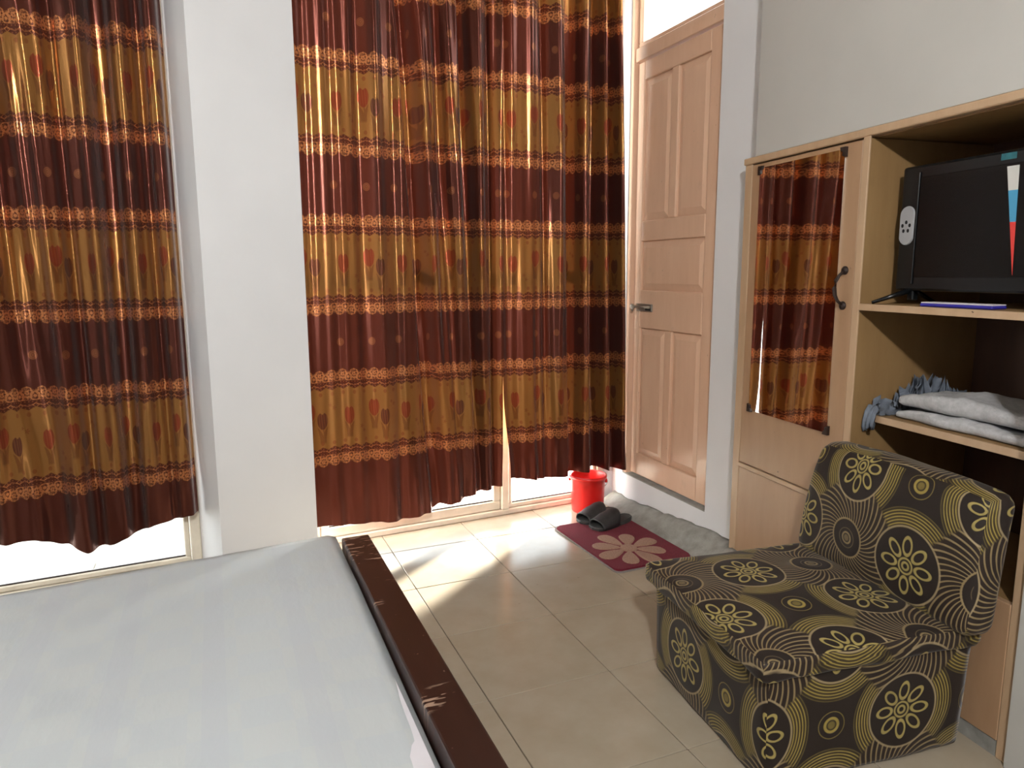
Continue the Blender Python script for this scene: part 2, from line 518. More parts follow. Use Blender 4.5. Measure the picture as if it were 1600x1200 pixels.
# --- floor: slab of grout with every tile laid on it
bm = bmesh.new(); box(bm, -3.2, 2.0, -3.4, 1.12, -0.12, -0.004)
floor_o = struct(obj('floor', bm, M_grout), 'floor of square polished beige tiles')
bm = bmesh.new(); box(bm, -0.1985, 0.1985, -0.1985, 0.1985, -0.012, 0.0, bev=0.0012)
tile_me = None
for ix in range(-8, 4):
    for iy in range(-9, 3):
        cx, cy = ix*0.4+0.2, iy*0.4+0.2
        if tile_me is None:
            t = obj('tile', bm, M_tile, floor_o); tile_me = t.data
        else:
            t = bpy.data.objects.new('tile', tile_me); link(t, floor_o)
        t.location = (cx, cy, random.uniform(-0.0004, 0.0002))
        t.rotation_euler = (random.uniform(-1, 1)*0.0008, random.uniform(-1, 1)*0.0008, 0)
bm = bmesh.new(); box(bm, -3.3, 1.41, -3.5, 1.14, ZC, ZC+0.12)
struct(obj('ceiling', bm, M_ceil))
# --- window wall (wall_back): piers and lintel
bm = bmesh.new()
prism(bm, [(-0.775, 0.0), (-0.705, -0.145), (-0.323, -0.145), (-0.323, 0.08), (-0.775, 0.08)], 0, ZC)   # pier between the windows
box(bm, -2.75, -0.775, -0.0, 0.08, 2.66, ZC); box(bm, -0.323, 1.40, -0.0, 0.08, 2.66, ZC)                    # lintels
box(bm, -3.3, -2.70, -0.10, 0.08, 0, ZC)
box(bm, 1.245, 1.36, -0.0, 0.08, 0, ZC)
o = struct(obj('wall_back', bm, M_wall), 'white painted window wall with a pier between the windows'); o.matrix_world = WA
# --- door wall
XD = 1.30
bm = bmesh.new()
box(bm, XD, XD+0.11, 0.052, 0.305, 0, ZC)
box(bm, XD, XD+0.11, 0.305, 1.0, 0, 0.165)
box(bm, XD, XD+0.11, 0.305, 1.0, 2.66, ZC)
box(bm, XD, XD+0.11, 1.0, 1.14, 0, ZC)
struct(obj('wall_right', bm, M_wall), 'white wall around the panelled door')
# --- wardrobe wall: upper wall over the wardrobe and the part to its right
WO = (1.096, -1.144); WR = -math.radians(6)
bm = bmesh.new()
box(bm, 0.0, 0.62, -2.6, 1.135, 1.644, ZC); box(bm, -0.012, 0.5, -2.6, -0.022, 0, 1.644)
o = struct(obj('wall_side', bm, M_wallR), 'pale grey wall above and beside the built-in wardrobe')
o.location = (*WO, 0); o.rotation_euler = (0, 0, WR)
bm = bmesh.new(); box(bm, 0.50, 0.62, -0.6, 1.25, 0, 1.70)
o = struct(obj('wall_side_back', bm, M_wallR)); o.location = (*WO, 0); o.rotation_euler = (0, 0, WR)
bm = bmesh.new(); box(bm, 1.41, 1.75, -0.15, 0.12, 0, ZC); struct(obj('wall_side_return', bm, M_wall))
# --- walls behind the camera
bm = bmesh.new(); box(bm, -3.3, -3.1, -3.5, 1.3, 0, ZC); struct(obj('wall_left', bm, M_wall))
bm = bmesh.new(); box(bm, -3.3, 1.6, -3.5, -3.3, 0, ZC); struct(obj('wall_front', bm, M_wall))
# --- concrete fillet along the door wall
bm = bmesh.new()
rows = []
NY = 40; NX = 7
for a in range(NY+1):
    y = 1.075 - a/NY*1.43
    row = []
    zt = lerp_list([(-0.4, 0.135), (-0.1, 0.135), (0.16, 0.098), (0.97, 0.042)], y)
    xw = XD if y > 0.053 else XD - 0.089 + (y-0.053)*0.105
    xf = lerp_list([(-0.4, 1.075), (0.0, 1.12), (0.3, 1.185), (0.7, 1.19), (1.0, 1.20)], y)
    for b_ in range(NX+1):
        t = b_/NX
        x = xf + (xw-xf)*t
        z = zt*smoothstep(-0.15, 1.05, t)*(1 if t > 0 else 0)
        w = noise.noise(Vector((x*22, y*22, 1.3)))*0.010
        row.append(bm.verts.new((x + (w*0.5 if 0 < b_ < NX else 0), y, max(0.0005, z + (w if 0 < b_ else 0)))))
    row.append(bm.verts.new((xw, y, -0.02)))
    rows.append(row)
for r0, r1 in zip(rows, rows[1:]):
    for k in range(NX+1): bm.faces.new((r0[k], r0[k+1], r1[k+1], r1[k]))
struct(obj('trim_1', bm, M_conc, smooth=True), 'rough grey concrete fillet at the foot of the door wall')
# --- wall added outside, in line with the window wall, to shade the transom
bm = bmesh.new(); box(bm, 1.412, 3.2, 1.10, 1.20, -0.06, 2.72); struct(obj('transom_sun_screen', bm, M_wall), 'added white wall outside the door, keeping sun off the transom')
# --- unseen wall added outside, behind the pier, to keep sun off the left window
bm = bmesh.new(); box(bm, -0.62, -0.48, 0.081, 2.1, -0.06, 2.72); o = struct(obj('window_sun_screen', bm, M_wall), 'added white wall outside, behind the pier, blocking sun at the left window'); o.matrix_world = WA
# --- balcony outside
bm = bmesh.new(); box(bm, -6, 9, 1.25, 9, -0.2, -0.06)
struct(obj('ground', bm, M_bal), 'sunlit pale balcony floor outside')

# --- windows
def window(name, u0, u1, mulls, label, hasglass=True):
    w = sempty(name, label=label); w.matrix_world = WA
    bx('sill', (u0, u1, 0.0, 0.07, 0, 0.028), M_winframe, w, 0.004)
    bx('frame_head', (u0, u1, 0.0, 0.07, 2.62, 2.66), M_winframe, w, 0.004)
    for x in (u0, u1-0.04): bx('frame_jamb', (x, x+0.04, 0.0, 0.07, 0.028, 2.62), M_winframe, w, 0.004)
    xs = [u0+0.04] + [k for mu in mulls for k in (mu-0.020, mu+0.020)] + [u1-0.04]
    for mu in mulls: bx('mullion', (mu-0.02, mu+0.02, -0.004, 0.07, 0.028, 2.62), M_winframe, w, 0.004)
    for k in range(0, len(xs), 2):
        a, b = xs[k], xs[k+1]
        rail = 0.046 if (k == 0 and len(mulls) and hasglass) else 0.022
        s = bpy.data.objects.new('sash', None); link(s, w)
        e = 0.002
        bx('bottom_rail', (a+e, b-e, 0.012, 0.052, 0.030, 0.030+rail), M_winframe, s, 0.004)
        bx('top_rail', (a+e, b-e, 0.012, 0.052, 2.56, 2.618), M_winframe, s, 0.004)
        bx('middle_rail', (a+e, b-e, 0.012, 0.052, 1.20, 1.25), M_winframe, s, 0.004)
        st = 0.04 if rail > 0.03 else 0.022
        for x in (a+e, b-e-st): bx('sash_stile', (x, x+st, 0.012, 0.052, 0.030+rail, 2.56), M_winframe, s, 0.004)
        bx('pane', (a+e+st-0.002, b-e-st+0.002, 0.030, 0.034, 0.030+rail-0.002, 1.203), M_glass, s)
        bx('gasket', (a+e+st, b-e-st, 0.022, 0.0295, 0.030+rail, 0.0355+rail), M_iron, s)
        bx('pane', (a+e+st-0.002, b-e-st+0.002, 0.030, 0.034, 1.247, 2.562), M_glass, s)
window('window_1', -0.323, 1.245, [0.648], 'tall white framed window with two sashes behind the tulip curtains')
window('window_2', -2.70, -0.775, [-1.75], 'tall white framed window behind the leftmost curtain', False)

# --- door with transom
d = sempty('door_1', (XD, 0, 0), 0, 'beige five-panel wooden door with a glazed transom')
yl, yr = 1.0, 0.305
bx('frame_stile', (0.005, 0.075, 0.972, 1.0, 0.165, 2.66), M_door, d, 0.003)
bx('frame_stile', (0.012, 0.075, yr, yr+0.012, 0.165, 2.66), M_door, d, 0.003)
bx('frame_head', (0.012, 0.075, yr+0.012, 0.972, 2.232, 2.295), M_door, d, 0.003)
bx('frame_head', (0.012, 0.075, yr+0.012, 0.972, 2.63, 2.66), M_door, d, 0.003)
bx('threshold', (0.0, 0.08, yr, 1.0, 0.165, 0.171), M_conc, d)
tr = bpy.data.objects.new('transom', None); link(tr, d)
bx('transom_rail', (0.025, 0.06, 0.325, 0.968, 2.300, 2.318), M_door, tr, 0.003)
bx('transom_stile', (0.025, 0.06, 0.935, 0.966, 2.318, 2.628), M_door, tr, 0.003)
bx('transom_stile', (0.025, 0.06, 0.319, 0.335, 2.318, 2.628), M_door, tr, 0.003)
bx('transom_pane', (0.040, 0.044, 0.333, 0.937, 2.316, 2.63), M_glass, tr)
leaf = bpy.data.objects.new('door_leaf', None); link(leaf, d)
L0, L1, Zb, Zt = 0.319, 0.965, 0.178, 2.226
bx('core_board', (0.040, 0.052, L0+0.01, L1-0.01, Zb+0.01, Zt-0.01), M_door, leaf)
F0, F1 = 0.026, 0.064
def fr(name, y0, y1, z0, z1): bx(name, (F0, F1, y0, y1, z0, z1), M_door, leaf, 0.005, 2)
fr('stile', 0.910, L1, Zb, Zt); fr('stile', L0, 0.410, Zb, Zt)
fr('rail', 0.410, 0.910, 2.140, Zt); fr('rail', 0.410, 0.910, 1.376, 1.474)
fr('rail', 0.410, 0.910, 0.946, 1.134); fr('rail', 0.410, 0.910, Zb, 0.292)
fr('muntin', 0.632, 0.688, 1.474, 2.140); fr('muntin', 0.632, 0.688, 0.292, 0.946)
def panel(y0, y1, z0, z1):
    bm = bmesh.new(); e = 0.002; k = 0.035
    o_ = [(0.040, y, z) for y, z in ((y0+e, z0+e), (y1-e, z0+e), (y1-e, z1-e), (y0+e, z1-e))]
    i_ = [(0.030, y, z) for y, z in ((y0+k, z0+k), (y1-k, z0+k), (y1-k, z1-k), (y0+k, z1-k))]
    ov = [bm.verts.new(p) for p in o_]; iv = [bm.verts.new(p) for p in i_]
    bm.faces.new(iv[::-1])
    for q in range(4): bm.faces.new((ov[q], iv[q], iv[(q+1) % 4], ov[(q+1) % 4]))
    bmesh.ops.recalc_face_normals(bm, faces=bm.faces)
    if bm.faces[0].normal.x > 0: bmesh.ops.reverse_faces(bm, faces=bm.faces)
    obj('panel', bm, M_door, leaf)
for a in ((0.688, 0.910, 1.474, 2.140), (0.410, 0.632, 1.474, 2.140), (0.410, 0.910, 1.134, 1.376), (0.688, 0.910, 0.292, 0.946), (0.410, 0.632, 0.292, 0.946)): panel(*a)
lt = bpy.data.objects.new('sliding_bolt', None); link(lt, d)
bx('bolt_plate', (0.018, 0.025, 0.79, 0.93, 1.030, 1.068), M_steel, lt, 0.002)
bm = bmesh.new(); tube(bm, [(0.012, 0.800, 1.052), (0.012, 1.000, 1.052)], 0.006, 10); obj('bolt_rod', bm, M_steel, lt, True)
bx('bolt_slot', (0.0145, 0.0185, 0.800, 0.842, 1.036, 1.050), M_hole, lt)
bm = bmesh.new(); tube(bm, [(0.012, 0.93, 1.052), (0.000, 0.93, 1.046), (-0.006, 0.93, 1.030)], 0.005, 8); obj('bolt_knob', bm, M_steel, lt, True)
bx('keeper', (0.004, 0.016, 0.945, 0.965, 1.038, 1.064), M_steel, lt, 0.002)

# ================================================================== CURTAINS
def curtain(name, label, u0t, u1t, u0b, u1b, hem, folds, v0, ztop=2.63, group='tulip curtains', sscale=1.12, soff=0.0, seed=0, edge=0.0):
    """folds: (u_top, u_bottom, half width, depth); depth<0 is a valley towards the glass"""
    bm = bmesh.new(); uvl = bm.loops.layers.uv.new('uv')
    NU = int((u1b-u0b)/0.0065); NZ = 96
    grid = []
    # cloth coordinate at mid height
    def disp(t, zt, z):
        u = 0
        v = 0.0
        ut = u0t+(u1t-u0t)*t; ub = u0b+(u1b-u0b)*t
        for (a, b, w, dd) in folds:
            c = a + (b-a)*zt
            x = ub + (ut-ub)*(1-zt) - c
            k = 1.0 - 0.35*smoothstep(0.75, 1.0, zt)
            v += dd*(1.6*math.exp(-(x/w)**4) if dd < 0 else 1.35*math.exp(-(x/w)**2))*k
        x = ub
        v += 0.012*math.sin(x*2*PI/0.115 + 1.3*math.sin(zt*2.2+seed) + seed)*(1-0.35*zt)
        v += 0.004*math.sin(x*2*PI/0.052 + 2.0*zt + seed*2)*(1-0.5*zt)
        v += 0.010*noise.noise(Vector((x*5, zt*2.2, seed)))
        # small crumple next to the hem
        v += 0.013*smoothstep(0.88, 0.975, zt)*noise.noise(Vector((x*26, zt*9, seed+5)))
        return v
    arc = [0.0]
    for i in range(1, NU+1):
        d0 = disp((i-1)/NU, 0.6, 1); d1 = disp(i/NU, 0.6, 1); du = (u1b-u0b)/NU
        arc.append(arc[-1] + math.hypot(du, d1-d0))
    for j in range(NZ+1):
        zt = j/NZ
        row = []
        for i in range(NU+1):
            t = i/NU
            ub = u0b+(u1b-u0b)*t; ut = u0t+(u1t-u0t)*t
            h = lerp_list(hem, ub)
            z = ztop + (h-ztop)*zt
            u = ut+(ub-ut)*zt + edge*smoothstep(0.82, 1.0, zt)*(1-t)**5
            v = max(0.014, v0 + disp(t, zt, z))
            dz = 0.006*noise.noise(Vector((ub*9, 3.1, seed)))*zt
            # printed rows follow the cloth: keep the lower rows level with the drop
            vv = 0.0
            row.append((bm.verts.new((u, -v, z+dz)), (arc[i]*sscale+soff, z + lerp_list([(0, 0), (1, 0)], zt))))
        grid.append(row)
    for j in range(NZ):
        for i in range(NU):
            q = (grid[j][i], grid[j+1][i], grid[j+1][i+1], grid[j][i+1])
            f = bm.faces.new([a[0] for a in q])
            for l, a in zip(f.loops, q): l[uvl].uv = a[1]
    o = obj(name, bm, M_curt, None, True)
    o.matrix_world = WA
    tag(o, label, 'curtain', group)
    return o

hemA = [(-0.33, 0.140), (-0.134, 0.118), (0.105, 0.104), (0.20, 0.112), (0.30, 0.142), (0.45, 0.176), (0.58, 0.192)]
foldA = [(-0.30, -0.29, 0.030, 0.012), (-0.17, -0.16, 0.034, 0.014), (-0.015, 0.02, 0.045, 0.020),
         (0.120, 0.250, 0.032, -0.060), (0.175, 0.31, 0.020, 0.016), (0.255, 0.37, 0.018, -0.014), (0.30, 0.43, 0.030, 0.022),
         (0.390, 0.465, 0.024, -0.045), (0.455, 0.51, 0.020, 0.012), (0.525, 0.540, 0.012, -0.020), (0.590, 0.585, 0.022, 0.006)]
curtain('curtain', 'brown and gold tulip curtain hanging lowest, right of the white pier', -0.335, 0.585, -0.325, 0.578, hemA, foldA, 0.112, seed=0.4)
hemB = [(0.57, 0.232), (0.65, 0.222), (0.80, 0.203), (0.95, 0.200), (1.06, 0.205), (1.14, 0.215), (1.20, 0.196), (1.29, 0.190)]
foldB = [(0.58, 0.60, 0.030, -0.006), (0.70, 0.74, 0.030, 0.020), (0.78, 0.82, 0.018, -0.016), (0.86, 0.88, 0.028, 0.018),
         (0.955, 0.985, 0.034, -0.055), (1.015, 1.05, 0.022, 0.018), (1.075, 1.12, 0.028, -0.050), (1.12, 1.18, 0.02, 0.022), (1.16, 1.235, 0.028, -0.045), (1.21, 1.275, 0.02, 0.016)]
curtain('curtain', 'brown and gold tulip curtain beside the beige door, hem touching the red bucket', 0.560, 1.232, 0.586, 1.292, hemB, foldB, 0.122, edge=0.030, soff=0.11, seed=2.1)
hemC = [(-1.95, 0.225), (-1.6, 0.245), (-1.45, 0.250), (-1.34, 0.243), (-1.25, 0.205), (-1.17, 0.172), (-1.10, 0.185), (-1.03, 0.207), (-0.92, 0.243), (-0.77, 0.256)]
foldC = [(-1.90, -1.92, 0.03, 0.02), (-1.78, -1.80, 0.03, -0.04), (-1.66, -1.68, 0.03, 0.02), (-1.50, -1.52, 0.03, -0.05), (-1.42, -1.42, 0.026, 0.020),
         (-1.355, -1.27, 0.046, -0.03), (-1.24, -1.175, 0.022, 0.024), (-1.15, -1.13, 0.02, -0.02), (-1.065, -1.04, 0.022, 0.022), (-0.985, -1.00, 0.030, -0.030), (-0.915, -0.93, 0.018, 0.022), (-0.86, -0.86, 0.016, -0.020), (-0.815, -0.812, 0.016, 0.012), (-0.779, -0.779, 0.014, -0.036)]
curtain('curtain', 'brown and gold tulip curtain left of the white pier, above the bed', -2.0, -0.779, -2.0, -0.779, hemC, foldC, 0.075, soff=0.05, seed=4.0)
for (a, b, v, nm) in ((-0.315, 1.24, 0.115, 'white curtain rod over the window beside the door'), (-2.6, -0.79, 0.065, 'white curtain rod over the window above the bed')):
    c = thing('curtain_rod', nm, 'curtain rod'); c.matrix_world = WA
    bm = bmesh.new(); tube(bm, [(a, -v, 2.64), (b, -v, 2.64)], 0.009, 10); obj('rod', bm, M_white, c, True)
    for x in (a+0.06, b-0.06): bx('bracket', (x-0.008, x+0.008, -v-0.004, 0.0, 2.647, 2.675), M_white, c, 0.002)

# ================================================================== WARDROBE
w = thing('wardrobe', 'built-in beige painted wardrobe with a mirrored door and open shelves', 'wardrobe', (*WO, 0), WR)
# local x: depth into the wall, local y: along the front, z
D_ = 0.485
bx('side_panel', (0.0, D_, 1.150, 1.195, 0.10, 1.64), M_wardrim, w, 0.003)
bx('side_panel', (0.0, D_, -0.020, 0.012, 0.0, 1.64), M_wardrim, w, 0.003)
bx('divider', (0.0, D_, 0.575, 0.597, 0.0, 1.612), M_wardin, w)
bx('divider_edge', (-0.006, 0.0, 0.573, 0.599, 0.47, 1.618), M_wardrim, w, 0.001)
bx('top_rail', (-0.008, 0.022, -0.020, 1.195, 1.618, 1.642), M_wardrim, w, 0.003)
bx('top_board', (0.022, D_, 0.012, 1.150, 1.615, 1.635), M_wardin, w)
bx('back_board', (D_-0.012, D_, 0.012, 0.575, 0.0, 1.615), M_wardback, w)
bx('base_panel', (0.0, 0.02, 0.597, 1.150, 0.02, 0.465), M_ward, w, 0.002)
bx('base_panel', (0.0, 0.02, 0.012, 0.575, 0.045, 0.412), M_ward, w, 0.002)
bx('skirting', (0.004, 0.02, 0.012, 0.575, 0.0, 0.045), M_conc, w)
bx('middle_rail', (-0.006, 0.02, 0.597, 1.150, 0.465, 0.482), M_wardrim, w, 0.002)
bx('shelf', (0.0, D_-0.012, 0.012, 0.575, 1.108, 1.126), M_wardin, w)
bx('shelf_edge', (-0.006, 0.0, 0.012, 0.573, 1.107, 1.127), M_wardrim, w, 0.001)
bx('shelf', (0.058, D_-0.012, 0.012, 0.575, 0.764, 0.782), M_wardin, w)
bx('shelf_edge', (0.052, 0.058, 0.012, 0.573, 0.762, 0.783), M_wardrim, w, 0.001)
bx('shelf', (0.02, D_-0.012, 0.012, 0.575, 0.40, 0.412), M_wardin, w)
dr = bpy.data.objects.new('door', None); link(dr, w)
bx('door_board', (-0.004, 0.016, 0.602, 1.143, 0.486, 1.612), M_ward, dr, 0.002)
mi = bx('mirror', (-0.009, -0.0045, 0.668, 1.092, 0.702, 1.596), M_mirror, dr, 0.0, label='tall frameless mirror')
for (yy, zz, sy, sz) in ((1.092, 0.702, -1, 1), (0.668, 0.702, 1, 1), (0.668, 1.596, 1, -1), (1.092, 1.596, -1, -1)):
    bm = bmesh.new()
    pts = [(yy-sy*0.006, zz-sz*0.006), (yy+sy*0.018, zz-sz*0.006), (yy+sy*0.014, zz+sz*0.006), (yy+sy*0.006, zz+sz*0.008), (yy+sy*0.007, zz+sz*0.020), (yy-sy*0.006, zz+sz*0.025)]
    lo = [bm.verts.new((-0.004, a, b)) for a, b in pts]; hi = [bm.verts.new((-0.014, a, b)) for a, b in pts]
    bm.faces.new(lo); bm.faces.new(hi[::-1])
    for q in range(6): bm.faces.new((lo[q], hi[q], hi[(q+1) % 6], lo[(q+1) % 6]))
    bmesh.ops.recalc_face_normals(bm, faces=bm.faces)
    obj('mirror_clip', bm, M_iron, dr)
hd = bpy.data.objects.new('handle', None); link(hd, dr); hd['label'] = 'dark iron bow handle'
yh = 0.640
bm = bmesh.new(); tube(bm, [(-0.008, yh, 1.225), (-0.024, yh+0.002, 1.212), (-0.032, yh+0.006, 1.195), (-0.034, yh+0.008, 1.172), (-0.032, yh+0.006, 1.150), (-0.024, yh+0.002, 1.132), (-0.008, yh, 1.120)], [0.005, 0.005, 0.006, 0.0065, 0.006, 0.005, 0.005], 8)
obj('handle_bow', bm, M_iron, hd, True)
for zz in (1.227, 1.118):
    bm = bmesh.new(); rr = lathe(bm, [(0.0135, 0.0), (0.0135, 0.004), (0.009, 0.0075), (0.001, 0.008)], 14)
    bmesh.ops.rotate(bm, verts=bm.verts, cent=(0, 0, 0), matrix=Matrix.Rotation(-PI/2, 3, 'Y'))
    bmesh.ops.translate(bm, verts=bm.verts, vec=(-0.004, yh, zz)); obj('handle_rose', bm, M_iron, hd, True)

def WL(dep, s, z): return Matrix.Translation((*WO, 0)) @ Matrix.Rotation(WR, 4, 'Z') @ Vector((dep, s, z))
# ---- television
TW = 0.478
tv = thing('television', 'black flat television with grey side speaker on the top wardrobe shelf', 'television', WL(0.08, 0.290, 1.1265), WR)
# local x depth, y along
def tvb(name, dims, m, par=tv, bev=0.004, seg=2, **k): return bx(name, dims, m, par, bev, seg, **k)
h0, h1 = 0.040, 0.397; HY = TW/2
bd = tvb('housing', (0.0, 0.045, -HY, HY, h0, h1), M_tv, bev=0.008)
tvb('rear_cover', (0.045, 0.085, -HY+0.07, HY-0.07, h0+0.03, h1-0.06), M_tv, bev=0.012)
sc = tvb('screen', (-0.0025, 0.004, -HY+0.068, HY-0.068, h0+0.040, h1-0.035), M_screen, bev=0.001, seg=1)
for y in (HY-0.066, -HY+0.060): bx('bezel_strip', (-0.005, 0.0, y, y+0.006, h0+0.02, h1-0.02), M_tv, tv, 0.0015)
for sg, yc in ((1, HY-0.031), (-1, -HY+0.031)):
    sp = bpy.data.objects.new('speaker', None); link(sp, tv)
    zc = 0.229; hw, hh = 0.026, 0.056
    bm = bmesh.new(); pts = []
    for k in range(24):
        a = 2*PI*k/24; pts.append((yc+hw*math.cos(a), zc+(hh-hw)*(1 if math.sin(a) >= 0 else -1)+hw*math.sin(a)))
    lo = [bm.verts.new((-0.0005, a, b)) for a, b in pts]; hi = [bm.verts.new((-0.005, yc+(a-yc)*0.9, zc+(b-zc)*0.97)) for a, b in pts]
    bm.faces.new(hi[::-1])
    for q in range(24): bm.faces.new((lo[q], hi[q], hi[(q+1) % 24], lo[(q+1) % 24]))
    bmesh.ops.recalc_face_normals(bm, faces=bm.faces)
    obj('speaker_plate', bm, M_grey, sp)
    for k in range(6):
        a = 2*PI*k/5 + PI/2
        r0 = 0.0135 if k < 5 else 0
        bm = bmesh.new()
        vs_ = [bm.verts.new((-0.0056, yc+r0*math.cos(a)+(0.0044)*math.cos(2*PI*q/10), zc-0.004+r0*math.sin(a)+(0.0056)*math.sin(2*PI*q/10))) for q in range(10)]
        vb_ = [bm.verts.new((-0.0045, v.co.y, v.co.z)) for v in vs_]
        bm.faces.new(vs_[::-1])
        for q in range(10): bm.faces.new((vs_[q], vs_[(q+1) % 10], vb_[(q+1) % 10], vb_[q]))
        obj('speaker_hole' if k < 5 else 'speaker_boss', bm, M_hole if k < 5 else M_grey, sp)
for yy in (HY-0.05, -HY+0.05):
    ft = bpy.data.objects.new('stand_foot', None); link(ft, tv)
    bm = bmesh.new(); tube(bm, [(0.020, yy, h0+0.004), (-0.078, yy+0.050*(1 if yy > 0 else -1), 0.005)], [0.009, 0.005], 8); obj('foot_bar', bm, M_tv, ft, True)
    bm = bmesh.new(); tube(bm, [(0.020, yy, h0+0.004), (0.105, yy+0.0, 0.005)], [0.009, 0.005], 8); obj('foot_bar', bm, M_tv, ft, True)
    bx('foot_block', (0.008, 0.030, yy-0.012, yy+0.010, 0.012, h0+0.01), M_tv, ft, 0.003)
bm = bmesh.new()     # thin flat wedge in three colour bands, laid on the screen
zc = 0.240
yt = -0.139
vs_ = [bm.verts.new((-0.0, a, b)) for a, b in ((-0.090, 0.0855), (-0.122, 0.0855), (-0.132, -0.1835))]
vb_ = [bm.verts.new((0.001, v.co.y, v.co.z)) for v in vs_]
bm.faces.new(vs_); bm.faces.new(vb_[::-1])
for q in range(3): bm.faces.new((vs_[q], vb_[q], vb_[(q+1) % 3], vs_[(q+1) % 3]))
bmesh.ops.recalc_face_normals(bm, faces=bm.faces)
fo = obj('tricolour_wedge', bm, M_wedge, tv, label='white, blue and red wedge on the screen'); fo.location = (-0.0040, 0, zc+0.03)
bx('sticker', (-0.0012, 0.0, -0.110, -0.069, h1-0.024, h1-0.008), M_teal, tv, 0.0)
# ---- blue booklet on shelf
bk = thing('plastic_box', 'flat blue plastic case with white lid in front of the television', 'box', WL(0.030, 0.275, 1.1265), WR+0.06)
bx('case_base', (0.0, 0.055, -0.105, 0.105, 0.0, 0.009), M_blue, bk, 0.003)
bx('case_lid', (0.003, 0.054, -0.103, 0.103, 0.009, 0.0125), M_whitep, bk, 0.001)

# ---- towel
def dome(p): return p
def tw_def(q):
    q = q.copy()
    q.z += 0.016*noise.noise(Vector((q.x*9, q.y*7, 3)))*min(1, q.z/0.02) + 0.007*noise.noise(Vector((q.x*26, q.y*26, 1)))*min(1, q.z/0.02)
    q.z *= 0.72+0.35*smoothstep(-0.25, 0.05, -abs(q.y-0.05))
    q.x += 0.010*noise.noise(Vector((q.y*8, q.z*14, 9)))
    return q
tw = thing('towel', 'folded light grey terry towel on the middle wardrobe shelf', 'towel', WL(0.215, 0.262, 0.7835), WR)
obj('lower_fold', roundbox(0.27, 0.47, 0.035, 0.016, 22, tw_def), M_towel, tw, True)
o = obj('upper_fold', roundbox(0.25, 0.465, 0.052, 0.024, 22, tw_def), M_towel, tw, True); o.location = (0.006, 0.015, 0.031); o.rotation_euler = (0, 0.05, 0.03)
# ---- ruffled cloth behind
bm = bmesh.new()
def ruffle(bm, pts, h, seed, lean=0.3):
    n = len(pts); rows = []
    for i, (x, y, z) in enumerate(pts):
        row = []
        for k in range(6):
            t = k/5
            wob = math.sin(i*1.35+seed)*0.014*t + math.sin(i*2.7+seed*3)*0.008*t
            wy = math.cos(i*1.9+seed)*0.010*t
            hh = h*(0.55+0.5*noise.noise(Vector((i*0.55, seed, 0)))+0.5*abs(math.sin(i*0.23+seed)))
            row.append(bm.verts.new((x+wob+lean*0.0, y+wy, z+hh*t)))
        rows.append(row)
    for a, b in zip(rows, rows[1:]):
        for k in range(5): bm.faces.new((a[k], b[k], b[k+1], a[k+1]))
def ruf(bm, line, prof, seed):
    rows = []
    for i, (x, y) in enumerate(line):
        h = lerp_list(prof, x)*(0.82+0.30*math.sin(i*1.9+seed))
        row = []
        for k in range(6):
            t = k/5
            row.append(bm.verts.new((x + math.sin(i*1.35+seed)*0.010*t, y + (math.cos(i*2.3+seed)*0.009 - 0.012)*t, 0.7835+h*t)))
        rows.append(row)
    for a, b in zip(rows, rows[1:]):
        for k in range(5): bm.faces.new((a[k], b[k], b[k+1], a[k+1]))
PROF = [(0.03, 0.045), (0.06, 0.058), (0.09, 0.045), (0.12, 0.038), (0.17, 0.085), (0.22, 0.112), (0.28, 0.110), (0.33, 0.070), (0.40, 0.035)]
pc = thing('ruffled_cloth', 'dark grey ruffled lace cloth bunched behind the folded towel', 'cloth', WL(0, 0, 0), WR)
for q in range(4):
    bm = bmesh.new()
    ruf(bm, [(0.062+0.0058*i, 0.561-0.011*q+0.003*math.sin(i*0.9+q)-0.05*max(0, i-34)/24*q/3) for i in range(58)], PROF, 1.7*q)
    obj('ruffle', bm, M_puff, pc, True)
bm = bmesh.new()
# end of the cloth spilling over the shelf front
rows = []
for i in range(13):
    y = 0.570 - i*0.0042
    row = []
    for k, (x, z) in enumerate(((0.10, 0.788), (0.075, 0.80), (0.052, 0.805), (0.040, 0.79), (0.036, 0.765), (0.036, 0.742), (0.042, 0.722+0.0035*i))):
        row.append(bm.verts.new((x + 0.005*math.sin(i*1.7+k*0.5), y, z+0.010*math.sin(i*1.1)*(1 if k < 3 else 0.3))))
    rows.append(row)
for a, b in zip(rows, rows[1:]):
    for k in range(6): bm.faces.new((a[k], b[k], b[k+1], a[k+1]))
obj('hanging_end', bm, M_puff, pc, True)

# ================================================================== ARMLESS CHAIR
SO = (0.456, -1.0); SR = -math.radians(7)
ch = thing('armless_chair', 'low armless upholstered chair in dark brown fabric with gold flower medallions', 'chair', (*SO, 0), SR)
def seatbase(q):
    q = q.copy()
    k = 1.0 - 0.03*(1-q.z/0.31)
    q.x *= k; q.y *= k
    q.x += 0.006*noise.noise(Vector((q.y*6, q.z*7, 1))); q.y += 0.006*noise.noise(Vector((q.x*6, q.z*7, 4)))
    return q
bs = obj('base', roundbox(0.600, 0.572, 0.318, 0.012, 24, seatbase, (0.115, 0.02)), M_sofa, ch, True); bs.location = (0.306, 0.281, 0.004)
def seattop(q):
    q = q.copy()
    t = (1-(q.x/0.33)**2)*(1-(q.y/0.31)**2)
    if q.z > 0.03: q.z += 0.014*max(0, t)
    q.z += 0.005*noise.noise(Vector((q.x*7, q.y*7, 2)))
    if q.z < 0.03:
        q.z -= 0.012*abs(noise.noise(Vector((q.x*9, q.y*9, 6))))
    return q
sc_ = obj('seat_cushion', roundbox(0.640, 0.606, 0.056, 0.017, 30, seattop, (0.075, 0.095)), M_sofa, ch, True); sc_.location = (0.297, 0.281, 0.294)
